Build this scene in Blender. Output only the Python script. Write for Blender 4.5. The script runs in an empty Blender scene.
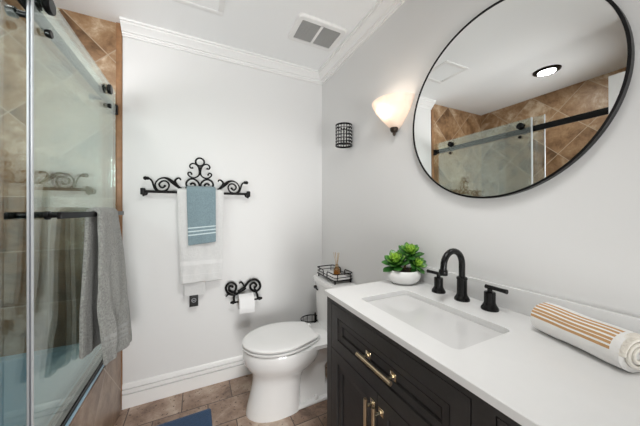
import bpy, bmesh, math, random
from mathutils import Vector, Matrix, noise

random.seed(7)
C = bpy.context.scene.collection
SC = bpy.context.scene
PI = math.pi

# ---------------------------------------------------------------- camera
cam_d = bpy.data.cameras.new('camera')
cam = bpy.data.objects.new('camera', cam_d)
C.objects.link(cam)
cam.location = (0, 0, 1.26)
cam.rotation_euler = (PI / 2, 0, -math.radians(26.0))
cam_d.sensor_width = 36.0
cam_d.lens = 251 * 36 / 640
cam_d.shift_y = -3 / 640
cam_d.clip_start = 0.01
SC.camera = cam

# ---------------------------------------------------------------- world, lights, exposure
SC.view_settings.view_transform = 'Standard'
SC.view_settings.look = 'None'
SC.view_settings.gamma = 1.0
SC.view_settings.exposure = 0.27
w = bpy.data.worlds.new('world')
SC.world = w
w.use_nodes = True
w.node_tree.nodes['Background'].inputs[0].default_value = (0.9, 0.95, 1.0, 1)
w.node_tree.nodes['Background'].inputs[1].default_value = 0.5


def area_light(name, loc, rot, sx, sy, power, col):
    d = bpy.data.lights.new(name, 'AREA')
    d.shape = 'RECTANGLE'
    d.size, d.size_y = sx, sy
    d.energy = power
    d.color = col
    o = bpy.data.objects.new(name, d)
    o.location, o.rotation_euler = loc, rot
    C.objects.link(o)
    return o


# added fill lights, unseen: behind the camera and at the tub's near end
rear_fill = area_light('rear_fill_light', (0.05, -2.26, 0.80), (PI / 2 + 0.16, 0, math.radians(3)), 0.95, 1.5, 30, (1.0, 0.995, 0.985))
rear_fill.data.spread = math.radians(105)
tub_fill = area_light('tub_fill_light', (-0.85, 0.475, 1.75), (PI / 2 + 0.22, 0, -0.35), 0.5, 0.5, 7.5, (0.98, 0.99, 1.0))
tub_fill.data.spread = math.radians(115)
# added ceiling fill panel over the vanity's near end, out of view
lamp = area_light('ceiling_fill_light', (0.35, 0.30, 2.42), (math.radians(30), 0, 0), 0.4, 0.4, 7.2, (1.0, 0.99, 0.975))
lamp.data.spread = math.radians(100)

# ---------------------------------------------------------------- mesh helpers


def box(bm, x0, x1, y0, y1, z0, z1, bev=0.0, seg=2):
    r = bmesh.ops.create_cube(bm, size=1.0)
    vs = r['verts']
    for v in vs:
        v.co = Vector(((x0 + x1) / 2 + v.co.x * (x1 - x0), (y0 + y1) / 2 + v.co.y * (y1 - y0), (z0 + z1) / 2 + v.co.z * (z1 - z0)))
    if bev > 0:
        es = list({e for v in vs for e in v.link_edges})
        bmesh.ops.bevel(bm, geom=es, offset=bev, segments=seg, profile=0.5, affect='EDGES', clamp_overlap=True)
    return bm


def loft(bm, rings, cap0=True, cap1=True, closed=True, mats=None):
    vr = [[bm.verts.new(p) for p in ring] for ring in rings]
    n = len(vr[0])
    for i in range(len(vr) - 1):
        for j in range(n if closed else n - 1):
            k = (j + 1) % n
            f = bm.faces.new((vr[i][j], vr[i][k], vr[i + 1][k], vr[i + 1][j]))
            if mats:
                f.material_index = mats(i, j)
    if cap0:
        bm.faces.new(list(reversed(vr[0])))
    if cap1:
        bm.faces.new(vr[-1])
    return vr


def tube(bm, pts, r, n=8, closed=False, flat=1.0):
    pts = [Vector(p) for p in pts]
    m = len(pts)
    rr = r if isinstance(r, (list, tuple)) else [r] * m
    tan = []
    for i in range(m):
        if closed:
            t = pts[(i + 1) % m] - pts[i - 1]
        else:
            t = pts[min(i + 1, m - 1)] - pts[max(i - 1, 0)]
        tan.append(t.normalized())
    up = Vector((0, 0, 1)) if abs(tan[0].z) < 0.9 else Vector((1, 0, 0))
    u = tan[0].cross(up).normalized()
    rings = []
    for i in range(m):
        u = (u - tan[i] * u.dot(tan[i])).normalized()
        v = tan[i].cross(u)
        rings.append([pts[i] + (u * math.cos(2 * PI * k / n) + v * math.sin(2 * PI * k / n) * flat) * rr[i] for k in range(n)])
    if closed:
        vr = [[bm.verts.new(p) for p in ring] for ring in rings]
        for i in range(m):
            a, b = vr[i], vr[(i + 1) % m]
            for j in range(n):
                k = (j + 1) % n
                bm.faces.new((a[j], a[k], b[k], b[j]))
    else:
        loft(bm, rings)
    return bm


def spline(pts, sub=6):
    """Catmull-Rom through the points"""
    P = [Vector(p) for p in pts]
    out = []
    for i in range(len(P) - 1):
        p0, p1, p2, p3 = P[max(i - 1, 0)], P[i], P[i + 1], P[min(i + 2, len(P) - 1)]
        for k in range(sub):
            t = k / sub
            out.append(0.5 * ((2 * p1) + (p2 - p0) * t + (2 * p0 - 5 * p1 + 4 * p2 - p3) * t * t + (3 * p1 - p0 - 3 * p2 + p3) * t ** 3))
    out.append(P[-1])
    return out


def lathe(bm, prof, c=(0, 0, 0), n=32, axis='z'):
    """revolve (radius, height) pairs about an axis through c"""
    c = Vector(c)

    def pt(r, h, a):
        x, y = r * math.cos(a), r * math.sin(a)
        if axis == 'z':
            return c + Vector((x, y, h))
        if axis == 'x':
            return c + Vector((h, x, y))
        return c + Vector((x, h, y))
    prev = None
    for r, h in prof:
        if r < 1e-6:
            cur = [bm.verts.new(pt(0, h, 0))]
        else:
            cur = [bm.verts.new(pt(r, h, 2 * PI * k / n)) for k in range(n)]
        if prev:
            for k in range(n):
                j = (k + 1) % n
                if len(prev) == 1 and len(cur) > 1:
                    bm.faces.new((prev[0], cur[k], cur[j]))
                elif len(cur) == 1 and len(prev) > 1:
                    bm.faces.new((prev[k], prev[j], cur[0]))
                elif len(cur) > 1:
                    bm.faces.new((prev[k], prev[j], cur[j], cur[k]))
        prev = cur
    return bm


def blob(bm, c, r, n=12):
    prof = [(max(0.0, math.sin(PI * k / n)) * r, -math.cos(PI * k / n) * r) for k in range(n + 1)]
    prof[0] = (0, -r)
    prof[-1] = (0, r)
    return lathe(bm, prof, c, 16)


def rrect(x0, x1, y0, y1, r, z, n=6):
    out = []
    for cx, cy, a0 in ((x1 - r, y1 - r, 0), (x0 + r, y1 - r, PI / 2), (x0 + r, y0 + r, PI), (x1 - r, y0 + r, 1.5 * PI)):
        for k in range(n + 1):
            a = a0 + PI / 2 * k / n
            out.append((cx + r * math.cos(a), cy + r * math.sin(a), z))
    return out


def extrude_profile(bm, prof, axis, a0, a1, miter0=None, miter1=None):
    """prof: closed list of (p, q); axis 'x': point=(a,p,q), axis 'y': point=(p,a,q)"""
    rings = []
    for a, mt in ((a0, miter0), (a1, miter1)):
        ring = []
        for p, q in prof:
            aa = a + (mt(p, q) if mt else 0)
            ring.append((aa, p, q) if axis == 'x' else (p, aa, q))
        rings.append(ring)
    loft(bm, rings)
    return bm


def obj(name, bm, mat, parent=None, smooth=35):
    bmesh.ops.recalc_face_normals(bm, faces=bm.faces[:])
    me = bpy.data.meshes.new(name)
    bm.to_mesh(me)
    bm.free()
    for m in (mat if isinstance(mat, (list, tuple)) else [mat]):
        me.materials.append(m)
    if smooth:
        for p in me.polygons:
            p.use_smooth = True
        me.set_sharp_from_angle(angle=math.radians(smooth))
    o = bpy.data.objects.new(name, me)
    C.objects.link(o)
    if parent:
        o.parent = parent
        o.matrix_parent_inverse = Matrix.Translation(-Vector(parent.location))
    return o


def NB():
    return bmesh.new()


def tag(o, label, cat, group=None):
    o['label'] = label
    o['category'] = cat
    if group:
        o['group'] = group
    return o


def thing(name, label, cat, loc, group=None):
    o = bpy.data.objects.new(name, None)
    o.empty_display_size = 0.05
    C.objects.link(o)
    o.location = loc
    return tag(o, label, cat, group)


def struct(name, bm, mat, label=None, smooth=35):
    o = obj(name, bm, mat, None, smooth)
    o['kind'] = 'structure'
    if label:
        o['label'] = label
    return o


# ---------------------------------------------------------------- materials
def new_mat(name):
    m = bpy.data.materials.new(name)
    m.use_nodes = True
    nt = m.node_tree
    return m, nt, nt.nodes['Principled BSDF']


def pmat(name, col, rough=0.5, metal=0.0, bump=0.0, bscale=200.0, var=0.0, vscale=8.0, spec=None, sheen=0.0, coat=0.0, bdist=0.003):
    m, nt, b = new_mat(name)
    b.inputs['Base Color'].default_value = (*col, 1)
    b.inputs['Roughness'].default_value = rough
    b.inputs['Metallic'].default_value = metal
    if spec is not None:
        b.inputs['Specular IOR Level'].default_value = spec
    if sheen:
        b.inputs['Sheen Weight'].default_value = sheen
    if coat:
        b.inputs['Coat Weight'].default_value = coat
        b.inputs['Coat Roughness'].default_value = 0.05
    tc = nt.nodes.new('ShaderNodeTexCoord')
    if bump:
        nz = nt.nodes.new('ShaderNodeTexNoise')
        nz.inputs['Scale'].default_value = bscale
        nz.inputs['Detail'].default_value = 3
        nt.links.new(tc.outputs['Object'], nz.inputs['Vector'])
        bp = nt.nodes.new('ShaderNodeBump')
        bp.inputs['Strength'].default_value = bump
        bp.inputs['Distance'].default_value = bdist
        nt.links.new(nz.outputs['Fac'], bp.inputs['Height'])
        nt.links.new(bp.outputs['Normal'], b.inputs['Normal'])
    if var:
        nz = nt.nodes.new('ShaderNodeTexNoise')
        nz.inputs['Scale'].default_value = vscale
        nz.inputs['Detail'].default_value = 4
        nt.links.new(tc.outputs['Object'], nz.inputs['Vector'])
        mx = nt.nodes.new('ShaderNodeMix')
        mx.data_type = 'RGBA'
        mx.inputs['A'].default_value = (*[c * (1 - var) for c in col], 1)
        mx.inputs['B'].default_value = (*[min(1, c * (1 + var)) for c in col], 1)
        nt.links.new(nz.outputs['Fac'], mx.inputs['Factor'])
        nt.links.new(mx.outputs['Result'], b.inputs['Base Color'])
    return m


def emit_mat(name, col, strength, base=(0.9, 0.9, 0.9)):
    m, nt, b = new_mat(name)
    b.inputs['Base Color'].default_value = (*base, 1)
    b.inputs['Emission Color'].default_value = (*col, 1)
    b.inputs['Emission Strength'].default_value = strength
    return m


def glass_mat(name, tint, f0=0.05):
    """clear sheet glass: tinted transmission plus a mirror reflection that grows at grazing angles"""
    m = bpy.data.materials.new(name)
    m.use_nodes = True
    nt = m.node_tree
    nt.nodes.clear()
    N = nt.nodes.new
    L = nt.links.new
    out = N('ShaderNodeOutputMaterial')
    tr = N('ShaderNodeBsdfTransparent')
    tr.inputs[0].default_value = (*tint, 1)
    gl = N('ShaderNodeBsdfGlossy')
    gl.inputs['Roughness'].default_value = 0.0
    gl.inputs['Color'].default_value = (0.93, 1.0, 0.97, 1)
    geo = N('ShaderNodeNewGeometry')
    dot = N('ShaderNodeVectorMath')
    dot.operation = 'DOT_PRODUCT'
    L(geo.outputs['Incoming'], dot.inputs[0])
    L(geo.outputs['Normal'], dot.inputs[1])

    def mth(op, a, b):
        n = N('ShaderNodeMath')
        n.operation = op
        for i, v in enumerate((a, b)):
            if v is None:
                continue
            if isinstance(v, (int, float)):
                n.inputs[i].default_value = v
            else:
                L(v, n.inputs[i])
        return n.outputs[0]
    c = mth('ABSOLUTE', dot.outputs['Value'], None)
    s = mth('POWER', mth('SUBTRACT', 1.0, c), 5.0)
    f = mth('ADD', mth('MULTIPLY', s, 1 - f0), f0)
    mx = N('ShaderNodeMixShader')
    L(f, mx.inputs[0])
    L(tr.outputs[0], mx.inputs[1])
    L(gl.outputs[0], mx.inputs[2])
    L(mx.outputs[0], out.inputs[0])
    return m


def tile_mat(name, axes, size, cols, grout, diag=None, offset=0.0, rough=0.4, height=None, spots=False, shift=(0, 0)):
    """stone tiles: axes picks the two world axes; diag 'all' turns them 45 degrees, a number turns those above that height"""
    m, nt, b = new_mat(name)
    N = nt.nodes.new
    L = nt.links.new
    tc = N('ShaderNodeTexCoord')
    sep = N('ShaderNodeSeparateXYZ')
    L(tc.outputs['Object'], sep.inputs[0])
    com = N('ShaderNodeCombineXYZ')
    L(sep.outputs[axes[0]], com.inputs[0])
    L(sep.outputs[axes[1]], com.inputs[1])

    def brick(rot, wd, ht, off, sh):
        mp = N('ShaderNodeMapping')
        mp.inputs['Rotation'].default_value = (0, 0, rot)
        mp.inputs['Location'].default_value = (sh[0], sh[1], 0)
        L(com.outputs[0], mp.inputs['Vector'])
        bt = N('ShaderNodeTexBrick')
        bt.offset = off
        bt.squash = 1.0
        bt.inputs['Color1'].default_value = (0, 0, 0, 1)
        bt.inputs['Color2'].default_value = (1, 1, 1, 1)
        bt.inputs['Mortar'].default_value = (0.5, 0.5, 0.5, 1)
        bt.inputs['Scale'].default_value = 1.0
        bt.inputs['Mortar Size'].default_value = 0.0034
        bt.inputs['Mortar Smooth'].default_value = 0.3
        bt.inputs['Brick Width'].default_value = wd
        bt.inputs['Row Height'].default_value = ht
        L(mp.outputs[0], bt.inputs['Vector'])
        return bt
    ht = height or size
    if diag == 'all':
        bt = brick(PI / 4, size, ht, offset, shift)
        tcol, tfac = bt.outputs['Color'], bt.outputs['Fac']
    elif diag is None:
        bt = brick(0, size, ht, offset, shift)
        tcol, tfac = bt.outputs['Color'], bt.outputs['Fac']
    else:
        b1 = brick(0, size, ht, offset, shift)
        b2 = brick(PI / 4, size, size, 0.0, (0.1, 0.0))
        gt = N('ShaderNodeMath')
        gt.operation = 'GREATER_THAN'
        gt.inputs[1].default_value = diag
        L(sep.outputs['Z'], gt.inputs[0])
        mc = N('ShaderNodeMix')
        mc.data_type = 'RGBA'
        L(gt.outputs[0], mc.inputs['Factor'])
        L(b1.outputs['Color'], mc.inputs['A'])
        L(b2.outputs['Color'], mc.inputs['B'])
        mf = N('ShaderNodeMix')
        L(gt.outputs[0], mf.inputs['Factor'])
        L(b1.outputs['Fac'], mf.inputs['A'])
        L(b2.outputs['Fac'], mf.inputs['B'])
        tcol, tfac = mc.outputs['Result'], mf.outputs['Result']
    # mottled stone
    add = N('ShaderNodeVectorMath')
    add.operation = 'MULTIPLY_ADD'
    add.inputs[1].default_value = (9, 5, 7)
    L(tcol, add.inputs[0])
    L(tc.outputs['Object'], add.inputs[2])
    nz = N('ShaderNodeTexNoise')
    nz.inputs['Scale'].default_value = 7.0
    nz.inputs['Detail'].default_value = 10
    nz.inputs['Roughness'].default_value = 0.68
    nz.inputs['Distortion'].default_value = 0.25
    L(add.outputs[0], nz.inputs['Vector'])
    bw = N('ShaderNodeRGBToBW')
    L(tcol, bw.inputs[0])
    mm = N('ShaderNodeMath')
    mm.operation = 'MULTIPLY_ADD'
    mm.inputs[1].default_value = 0.34
    L(bw.outputs[0], mm.inputs[0])
    m2 = N('ShaderNodeMath')
    m2.operation = 'MULTIPLY_ADD'
    m2.inputs[1].default_value = 2.0
    m2.inputs[2].default_value = -0.69
    L(nz.outputs['Fac'], m2.inputs[0])
    L(m2.outputs[0], mm.inputs[2])
    cr = N('ShaderNodeValToRGB')
    el = cr.color_ramp.elements
    while len(el) < len(cols):
        el.new(0.5)
    for i, c in enumerate(cols):
        el[i].position = 0.12 + 0.76 * i / (len(cols) - 1)
        el[i].color = (*c, 1)
    L(mm.outputs[0], cr.inputs[0])
    stone = cr.outputs[0]
    if spots:
        n3 = N('ShaderNodeTexNoise')
        n3.inputs['Scale'].default_value = 55
        n3.inputs['Detail'].default_value = 2
        L(tc.outputs['Object'], n3.inputs['Vector'])
        g3 = N('ShaderNodeMath')
        g3.operation = 'GREATER_THAN'
        g3.inputs[1].default_value = 0.66
        L(n3.outputs['Fac'], g3.inputs[0])
        x3 = N('ShaderNodeMix')
        x3.data_type = 'RGBA'
        x3.inputs['B'].default_value = (*[c * 0.6 for c in cols[0]], 1)
        L(g3.outputs[0], x3.inputs['Factor'])
        L(stone, x3.inputs['A'])
        stone = x3.outputs['Result']
    mx = N('ShaderNodeMix')
    mx.data_type = 'RGBA'
    mx.inputs['B'].default_value = (*grout, 1)
    L(tfac, mx.inputs['Factor'])
    L(stone, mx.inputs['A'])
    L(mx.outputs['Result'], b.inputs['Base Color'])
    b.inputs['Roughness'].default_value = rough
    bp = N('ShaderNodeBump')
    bp.inputs['Strength'].default_value = 0.5
    bp.inputs['Distance'].default_value = 0.002
    bp.invert = True
    L(tfac, bp.inputs['Height'])
    L(bp.outputs[0], b.inputs['Normal'])
    return m


M_wall = pmat('wall_paint', (0.78, 0.782, 0.775), 0.55, bump=0.03, bscale=160, spec=0.3)
M_ceil = pmat('ceiling_paint', (0.93, 0.94, 0.94), 0.6, bump=0.03, bscale=120, spec=0.3)
M_trim = pmat('trim_paint', (0.88, 0.88, 0.87), 0.35)
M_porc = pmat('white_porcelain', (0.87, 0.87, 0.86), 0.08, coat=0.5)
M_seat = pmat('white_seat_plastic', (0.88, 0.88, 0.87), 0.22)
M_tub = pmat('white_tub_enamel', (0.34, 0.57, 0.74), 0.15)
M_quartz = pmat('white_quartz', (0.77, 0.772, 0.765), 0.22, var=0.02, vscale=30)
M_sink = pmat('sink_ceramic', (0.66, 0.66, 0.655), 0.12)
M_black = pmat('matte_black_metal', (0.004, 0.004, 0.0045), 0.34, spec=.25)
M_iron = pmat('black_wrought_iron', (0.003, 0.003, 0.003), 0.5, bump=0.2, bscale=300, spec=.25)
M_bronze = pmat('oil_rubbed_black', (0.004, 0.004, 0.004), 0.25, spec=.3)
M_cab = pmat('espresso_wood', (0.036, 0.034, 0.033), 0.40, bump=0.15, bscale=60, var=0.35, vscale=12, spec=.35)
M_brass = pmat('champagne_brass', (0.72, 0.58, 0.40), 0.28, metal=1.0)
M_gold = pmat('bright_brass', (0.80, 0.70, 0.52), 0.2, metal=1.0)
M_mirror = pmat('silvered_glass', (0.88, 0.89, 0.88), 0.0, metal=1.0)
M_glass = glass_mat('shower_glass', (0.935, 0.97, 0.96), 0.10)
M_clear = glass_mat('clear_glass', (0.96, 0.96, 0.95), 0.05)
M_amber = glass_mat('amber_glass', (0.86, 0.72, 0.50), 0.06)
M_seal = pmat('clear_vinyl_seal', (0.70, 0.73, 0.76), 0.25)
M_sealdark = pmat('seal_groove', (0.06, 0.08, 0.14), 0.3)
M_white_terry = pmat('white_terry', (0.72, 0.722, 0.715), 0.95, bump=0.9, bscale=190, var=.07, vscale=60, sheen=0.3, bdist=.006)
M_white_band = pmat('white_flat_weave', (0.76, 0.76, 0.755), 0.85, bump=0.3, bscale=500)
M_blue_terry = pmat('dusty_blue_terry', (0.215, 0.30, 0.335), 0.95, bump=0.9, bscale=190, var=.28, vscale=110, sheen=0.3, bdist=.006)
M_blue_band = pmat('pale_blue_band', (0.62, 0.72, 0.75), 0.85, bump=0.3, bscale=500)
M_grey_terry = pmat('grey_terry', (0.33, 0.335, 0.315), 0.95, bump=1.0, bscale=190, var=0.75, vscale=120, sheen=0.3, bdist=.008)
M_grey_band = pmat('grey_flat_band', (0.42, 0.43, 0.42), 0.9, bump=0.3, bscale=500)
M_paper = pmat('tissue_paper', (0.82, 0.82, 0.82), 0.9, bump=0.2, bscale=300)
M_card = pmat('card_core', (0.45, 0.36, 0.26), 0.9)
M_rug = pmat('navy_pile', (0.016, 0.062, 0.15), 1.0, bump=1.0, bscale=260, var=0.35, vscale=90, sheen=0.3)
M_leaf = None
M_soil = pmat('dark_soil', (0.035, 0.018, 0.012), 1.0, bump=1.0, bscale=160, var=0.5, vscale=60)
M_bowl = pmat('matte_white_ceramic', (0.80, 0.80, 0.79), 0.45, bump=0.05, bscale=200)
M_cream = pmat('cream_cotton', (0.88, 0.84, 0.76), 0.95, bump=0.5, bscale=450, sheen=0.2)
M_whitecot = pmat('white_cotton', (0.90, 0.89, 0.87), 0.95, bump=0.5, bscale=450, sheen=0.2)
M_tan = pmat('tan_stripe', (0.58, 0.34, 0.15), 0.95, bump=0.5, bscale=450)
M_reed = pmat('pale_reed', (0.58, 0.42, 0.24), 0.9)
M_marble = pmat('white_marble', (0.78, 0.78, 0.77), 0.2, var=0.06, vscale=20)
M_vent = pmat('vent_grille', (0.42, 0.42, 0.41), 0.5)
M_vent_dark = pmat('vent_cavity', (0.10, 0.10, 0.10), 0.8)
M_pearl = pmat('frosted_bead', (0.75, 0.75, 0.74), 0.25)
M_tag = pmat('black_label', (0.01, 0.01, 0.01), 0.6)
M_tagmark = pmat('label_print', (0.35, 0.36, 0.38), 0.6)

BROWN = [(0.13, 0.066, 0.028), (0.27, 0.150, 0.070), (0.38, 0.24, 0.13), (0.62, 0.49, 0.35)]
M_tile_back = tile_mat('travertine_back', ('X', 'Z'), 0.305, BROWN, (0.45, 0.34, 0.235), diag=1.57, shift=(0.16, 0.19))
M_tile_side = tile_mat('travertine_side', ('Y', 'Z'), 0.305, BROWN, (0.48, 0.38, 0.27), diag=1.57, shift=(0.05, 0.19))
M_tile_apron = tile_mat('travertine_apron', ('Y', 'Z'), 0.33, [(0.19, 0.12, 0.08), (0.33, 0.215, 0.145), (0.48, 0.35, 0.25)], (0.55, 0.44, 0.34), diag='all', shift=(0.1, 0.17))
M_tile_edge = pmat('bullnose_stone', (0.30, 0.155, 0.070), 0.4, var=0.5, vscale=22)
M_floor = tile_mat('slate_floor', ('X', 'Y'), 0.30, [(0.16, 0.105, 0.078), (0.31, 0.21, 0.155), (0.44, 0.32, 0.245), (0.60, 0.49, 0.40)], (0.11, 0.082, 0.066), offset=0.5, height=0.20, rough=0.45, spots=True, shift=(0.09, 0.018))


def leaf_mat():
    m, nt, b = new_mat('succulent_green')
    N = nt.nodes.new
    L = nt.links.new
    at = N('ShaderNodeAttribute')
    at.attribute_name = 'young'
    nz = N('ShaderNodeTexNoise')
    nz.inputs['Scale'].default_value = 40
    mm = N('ShaderNodeMath')
    mm.operation = 'MULTIPLY_ADD'
    mm.inputs[1].default_value = 0.25
    L(nz.outputs['Fac'], mm.inputs[0])
    L(at.outputs['Fac'], mm.inputs[2])
    cr = N('ShaderNodeValToRGB')
    el = cr.color_ramp.elements
    el[0].position, el[0].color = 0.1, (0.012, 0.060, 0.014, 1)
    el[1].position, el[1].color = 1.05, (0.30, 0.52, 0.05, 1)
    e = el.new(0.55)
    e.color = (0.050, 0.20, 0.025, 1)
    L(mm.outputs[0], cr.inputs[0])
    L(cr.outputs[0], b.inputs['Base Color'])
    b.inputs['Roughness'].default_value = 0.32
    return m


M_leaf = leaf_mat()

# ---------------------------------------------------------------- room shell
XW, YB, H = 0.988, 1.985, 2.44        # right wall, back wall, ceiling
XT = -0.429                           # edge of the shower tile on the back wall
XS = -1.34                            # far shower wall
YS = 0.45                             # near end of the shower
YR = -2.30                            # wall behind the camera

bm = NB(); box(bm, -1.4, XW + .12, YR - .12, YB + .12, -0.10, 0); struct('floor', bm, M_floor, 'brown slate tile floor')
bm = NB(); box(bm, -1.4, XW + .12, YR - .12, YB + .12, H, H + .1); struct('ceiling', bm, M_ceil)
bm = NB(); box(bm, XT, XW + .12, YB, YB + .12, 0, H); struct('wall_back', bm, M_wall)
bm = NB(); box(bm, XW, XW + .12, YR - .12, YB, 0, H); struct('wall_right', bm, M_wall)
bm = NB(); box(bm, -1.4, XT, YB, YB + .12, 0, H); struct('wall_shower_back', bm, M_tile_back, 'travertine tiled end wall of the shower')
bm = NB(); box(bm, XS - .12, XS, YS - .12, YB, 0, H); struct('wall_shower_side', bm, M_tile_side, 'travertine tiled long wall of the shower')
bm = NB(); box(bm, XS, XT, YS - .12, YS, 0, H); struct('wall_shower_near', bm, M_tile_back)
bm = NB(); box(bm, XT - .12, XT, YR, YS - .12, 0, H); struct('wall_left', bm, M_wall)
bm = NB(); box(bm, XT - .12, XW, YR - .12, YR, 0, H); struct('wall_rear', bm, M_wall)

# stone bullnose strip that ends the tile on the back wall
bm = NB(); box(bm, XT - .032, XT, YB - .012, YB, 0.0, H, .006, 3); struct('trim_3', bm, M_tile_edge, 'brown stone bullnose strip at the tile edge')

# crown moulding (profile: distance from wall, drop from ceiling)
CR = [(0, 0), (.074, 0), (.074, .012), (.063, .013), (.061, .023), (.047, .033), (.036, .045), (.032, .049), (.032, .055), (.020, .056), (.017, .064), (.010, .066), (.010, .076), (0, .076)]
bm = NB()
extrude_profile(bm, [(YB - p, H - q) for p, q in CR], 'x', XT, XW, None, lambda p, q: -(YB - p))
struct('trim_1', bm, M_trim, 'white crown moulding along the back wall', 25)
bm = NB()
extrude_profile(bm, [(XW - p, H - q) for p, q in CR], 'y', YR, YB, None, lambda p, q: -(XW - p))
struct('trim_2', bm, M_trim, 'white crown moulding along the right wall', 25)
# baseboards
BB = [(0, 0), (.016, 0), (.016, .085), (.003, .0855), (.003, .094), (.015, .0945), (.015, .116), (.002, .1165), (.002, .125), (.012, .1255), (.009, .146), (.004, .152), (0, .153)]
bm = NB(); extrude_profile(bm, [(YB - p, q) for p, q in BB], 'x', XT, XW); struct('baseboard_back', bm, M_trim, None, 25)
bm = NB(); extrude_profile(bm, [(XW - p, q) for p, q in BB], 'y', 0.98, YB - .016); struct('baseboard_right', bm, M_trim, None, 25)

# tiled tub apron
bm = NB(); box(bm, -0.475, -0.433, YS, YB - .012, 0, 0.444, .003); struct('wall_apron', bm, M_tile_apron, 'brown diagonal stone tile apron in front of the tub')

# open white door behind the shower end (seen only in the mirror)
dr = NB(); box(dr, -0.372, -0.332, -0.17, 0.607, 0.012, 2.06, .002)
do = obj('door_1', dr, M_trim); do['kind'] = 'structure'

# frames and panes added to dress the two fill lights as windows, out of view
for nm, wx0, wx1, wz0, wz1, yf, yb in (('added_window_1', -1.10, -.60, 1.5, 2.0, YS, YS + .018), ('added_window_2', -.425, .525, .05, 1.55, YR, YR + .018)):
    bm = NB()
    for q in ((wx0 - .05, wx0, wz0 - .05, wz1 + .05), (wx1, wx1 + .05, wz0 - .05, wz1 + .05), (wx0, wx1, wz0 - .05, wz0), (wx0, wx1, wz1, wz1 + .05)):
        box(bm, max(q[0], XT + .001) if nm == 'added_window_2' else q[0], q[1], yf, yb, q[2], q[3], .003)
    wo = struct(nm, bm, M_trim)
    bm = NB(); box(bm, wx0, wx1, yf, yf + .006, wz0, wz1); obj('pane', bm, pmat('frosted_pane', (.85, .87, .88), .3), wo)

# ceiling hatch with its frame
t = thing('ceiling_hatch', 'small square white framed access panel set into the ceiling', 'hatch', (0.005, 1.49, H))
bm = NB()
for a in ((-.13, .14, 1.60, 1.63), (-.13, .14, 1.35, 1.38), (-.13, -.10, 1.38, 1.60), (.11, .14, 1.38, 1.60)):
    box(bm, a[0], a[1], a[2], a[3], H - .006, H, .002)
obj('frame', bm, M_trim, t)
bm = NB(); box(bm, -.10, .11, 1.38, 1.60, H - .003, H); obj('panel', bm, M_ceil, t)

# ---------------------------------------------------------------- exhaust vent
t = thing('ceiling_vent', 'white rectangular ceiling vent with two grey grilles by the crown moulding', 'vent', (.715, 1.515, H))
vx0, vx1, vy0, vy1 = .545, .885, 1.392, 1.64
zb = H - .016
bm = NB()
fwd = .034
loft(bm, [rrect(vx0, vx1, vy0, vy1, .035, H), rrect(vx0, vx1, vy0, vy1, .035, zb + .006), rrect(vx0 + .006, vx1 - .006, vy0 + .006, vy1 - .006, .030, zb),
          rrect(vx0 + fwd, vx1 - fwd, vy0 + fwd, vy1 - fwd, .008, zb), rrect(vx0 + fwd, vx1 - fwd, vy0 + fwd, vy1 - fwd, .008, H)], False, False)
box(bm, .706, .724, vy0 + .02, vy1 - .02, zb, H, .004)
obj('frame', bm, M_trim, t)
for gx0, gx1 in ((vx0 + .034, .708), (.722, vx1 - .034)):
    bm = NB()
    box(bm, gx0, gx1, vy0 + .034, vy1 - .034, H - .006, H - .003)
    n = 17
    for k in range(n):
        y = vy0 + .036 + (vy1 - vy0 - .072) * (k + .5) / n
        box(bm, gx0, gx1, y - .0026, y + .0026, H - .013, H - .005)
    obj('grille', bm, M_vent, t)

# recessed shower light
t = thing('recessed_light', 'round recessed ceiling light with black trim ring above the shower', 'ceiling light', (-.79, 1.09, H))
bm = NB(); lathe(bm, [(.062, -.001), (.064, -.012), (.092, -.006), (.094, 0)], (-.79, 1.09, H), 40); obj('trim_ring', bm, M_black, t)
bm = NB(); lathe(bm, [(0, -.006), (.062, -.006), (.063, -.001)], (-.79, 1.09, H), 40); obj('lens', bm, emit_mat('lamp_lens', (0.92, 0.97, 1.0), 9.0), t)
d = bpy.data.lights.new('shower_lamp', 'AREA'); d.shape = 'DISK'; d.size = .12; d.energy = 2.5; d.color = (1.0, .96, .90)
lo = bpy.data.objects.new('shower_lamp', d); lo.location = (-.79, 1.09, H - .014); C.objects.link(lo)

# ---------------------------------------------------------------- bathtub
bm = NB()
tx0, tx1, ty0, ty1 = XS + .002, -.437, YS + .002, YB - .002
loft(bm, [rrect(tx0, -.478, ty0, ty1, .01, 0.02), rrect(tx0, -.478, ty0, ty1, .01, .445), rrect(tx0, tx1, ty0, ty1, .01, .446), rrect(tx0, tx1, ty0, ty1, .012, .462),
          rrect(tx0 + .05, tx1 - .075, ty0 + .06, ty1 - .06, .10, .462), rrect(tx0 + .06, tx1 - .085, ty0 + .07, ty1 - .07, .10, .450),
          rrect(tx0 + .085, tx1 - .10, ty0 + .11, ty1 - .10, .12, .26), rrect(tx0 + .12, tx1 - .13, ty0 + .18, ty1 - .14, .12, .13),
          rrect(tx0 + .17, tx1 - .18, ty0 + .24, ty1 - .20, .10, .105)])
tag(obj('bathtub', bm, M_tub), 'white bathtub behind the sliding glass shower doors', 'bathtub')

# ---------------------------------------------------------------- shower enclosure
GT = 1.975
# bottom track
bm = NB()
box(bm, -.492, -.440, YS, YB - .012, .462, .468, .001)
box(bm, -.459, -.441, YS, YB - .012, .468, .480, .002)
box(bm, -.490, -.476, YS, YB - .012, .468, .480, .002)
tag(obj('bottom_track', bm, M_black), 'black metal door track along the tub rim', 'door track')
# rail
t = thing('shower_rail', 'black flat bar rail high across the shower opening', 'rail', (-.463, 1.2, 1.885))
bm = NB(); box(bm, -.468, -.458, YS + .003, YB - .002, 1.862, 1.908, .002); obj('bar', bm, M_black, t)
for ya, yb in ((YB - .036, YB - .001), (YS + .001, YS + .036)):
    bm = NB(); box(bm, -.478, -.448, ya, yb, 1.855, 1.915, .004); obj('wall_bracket', bm, M_black, t)

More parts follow.
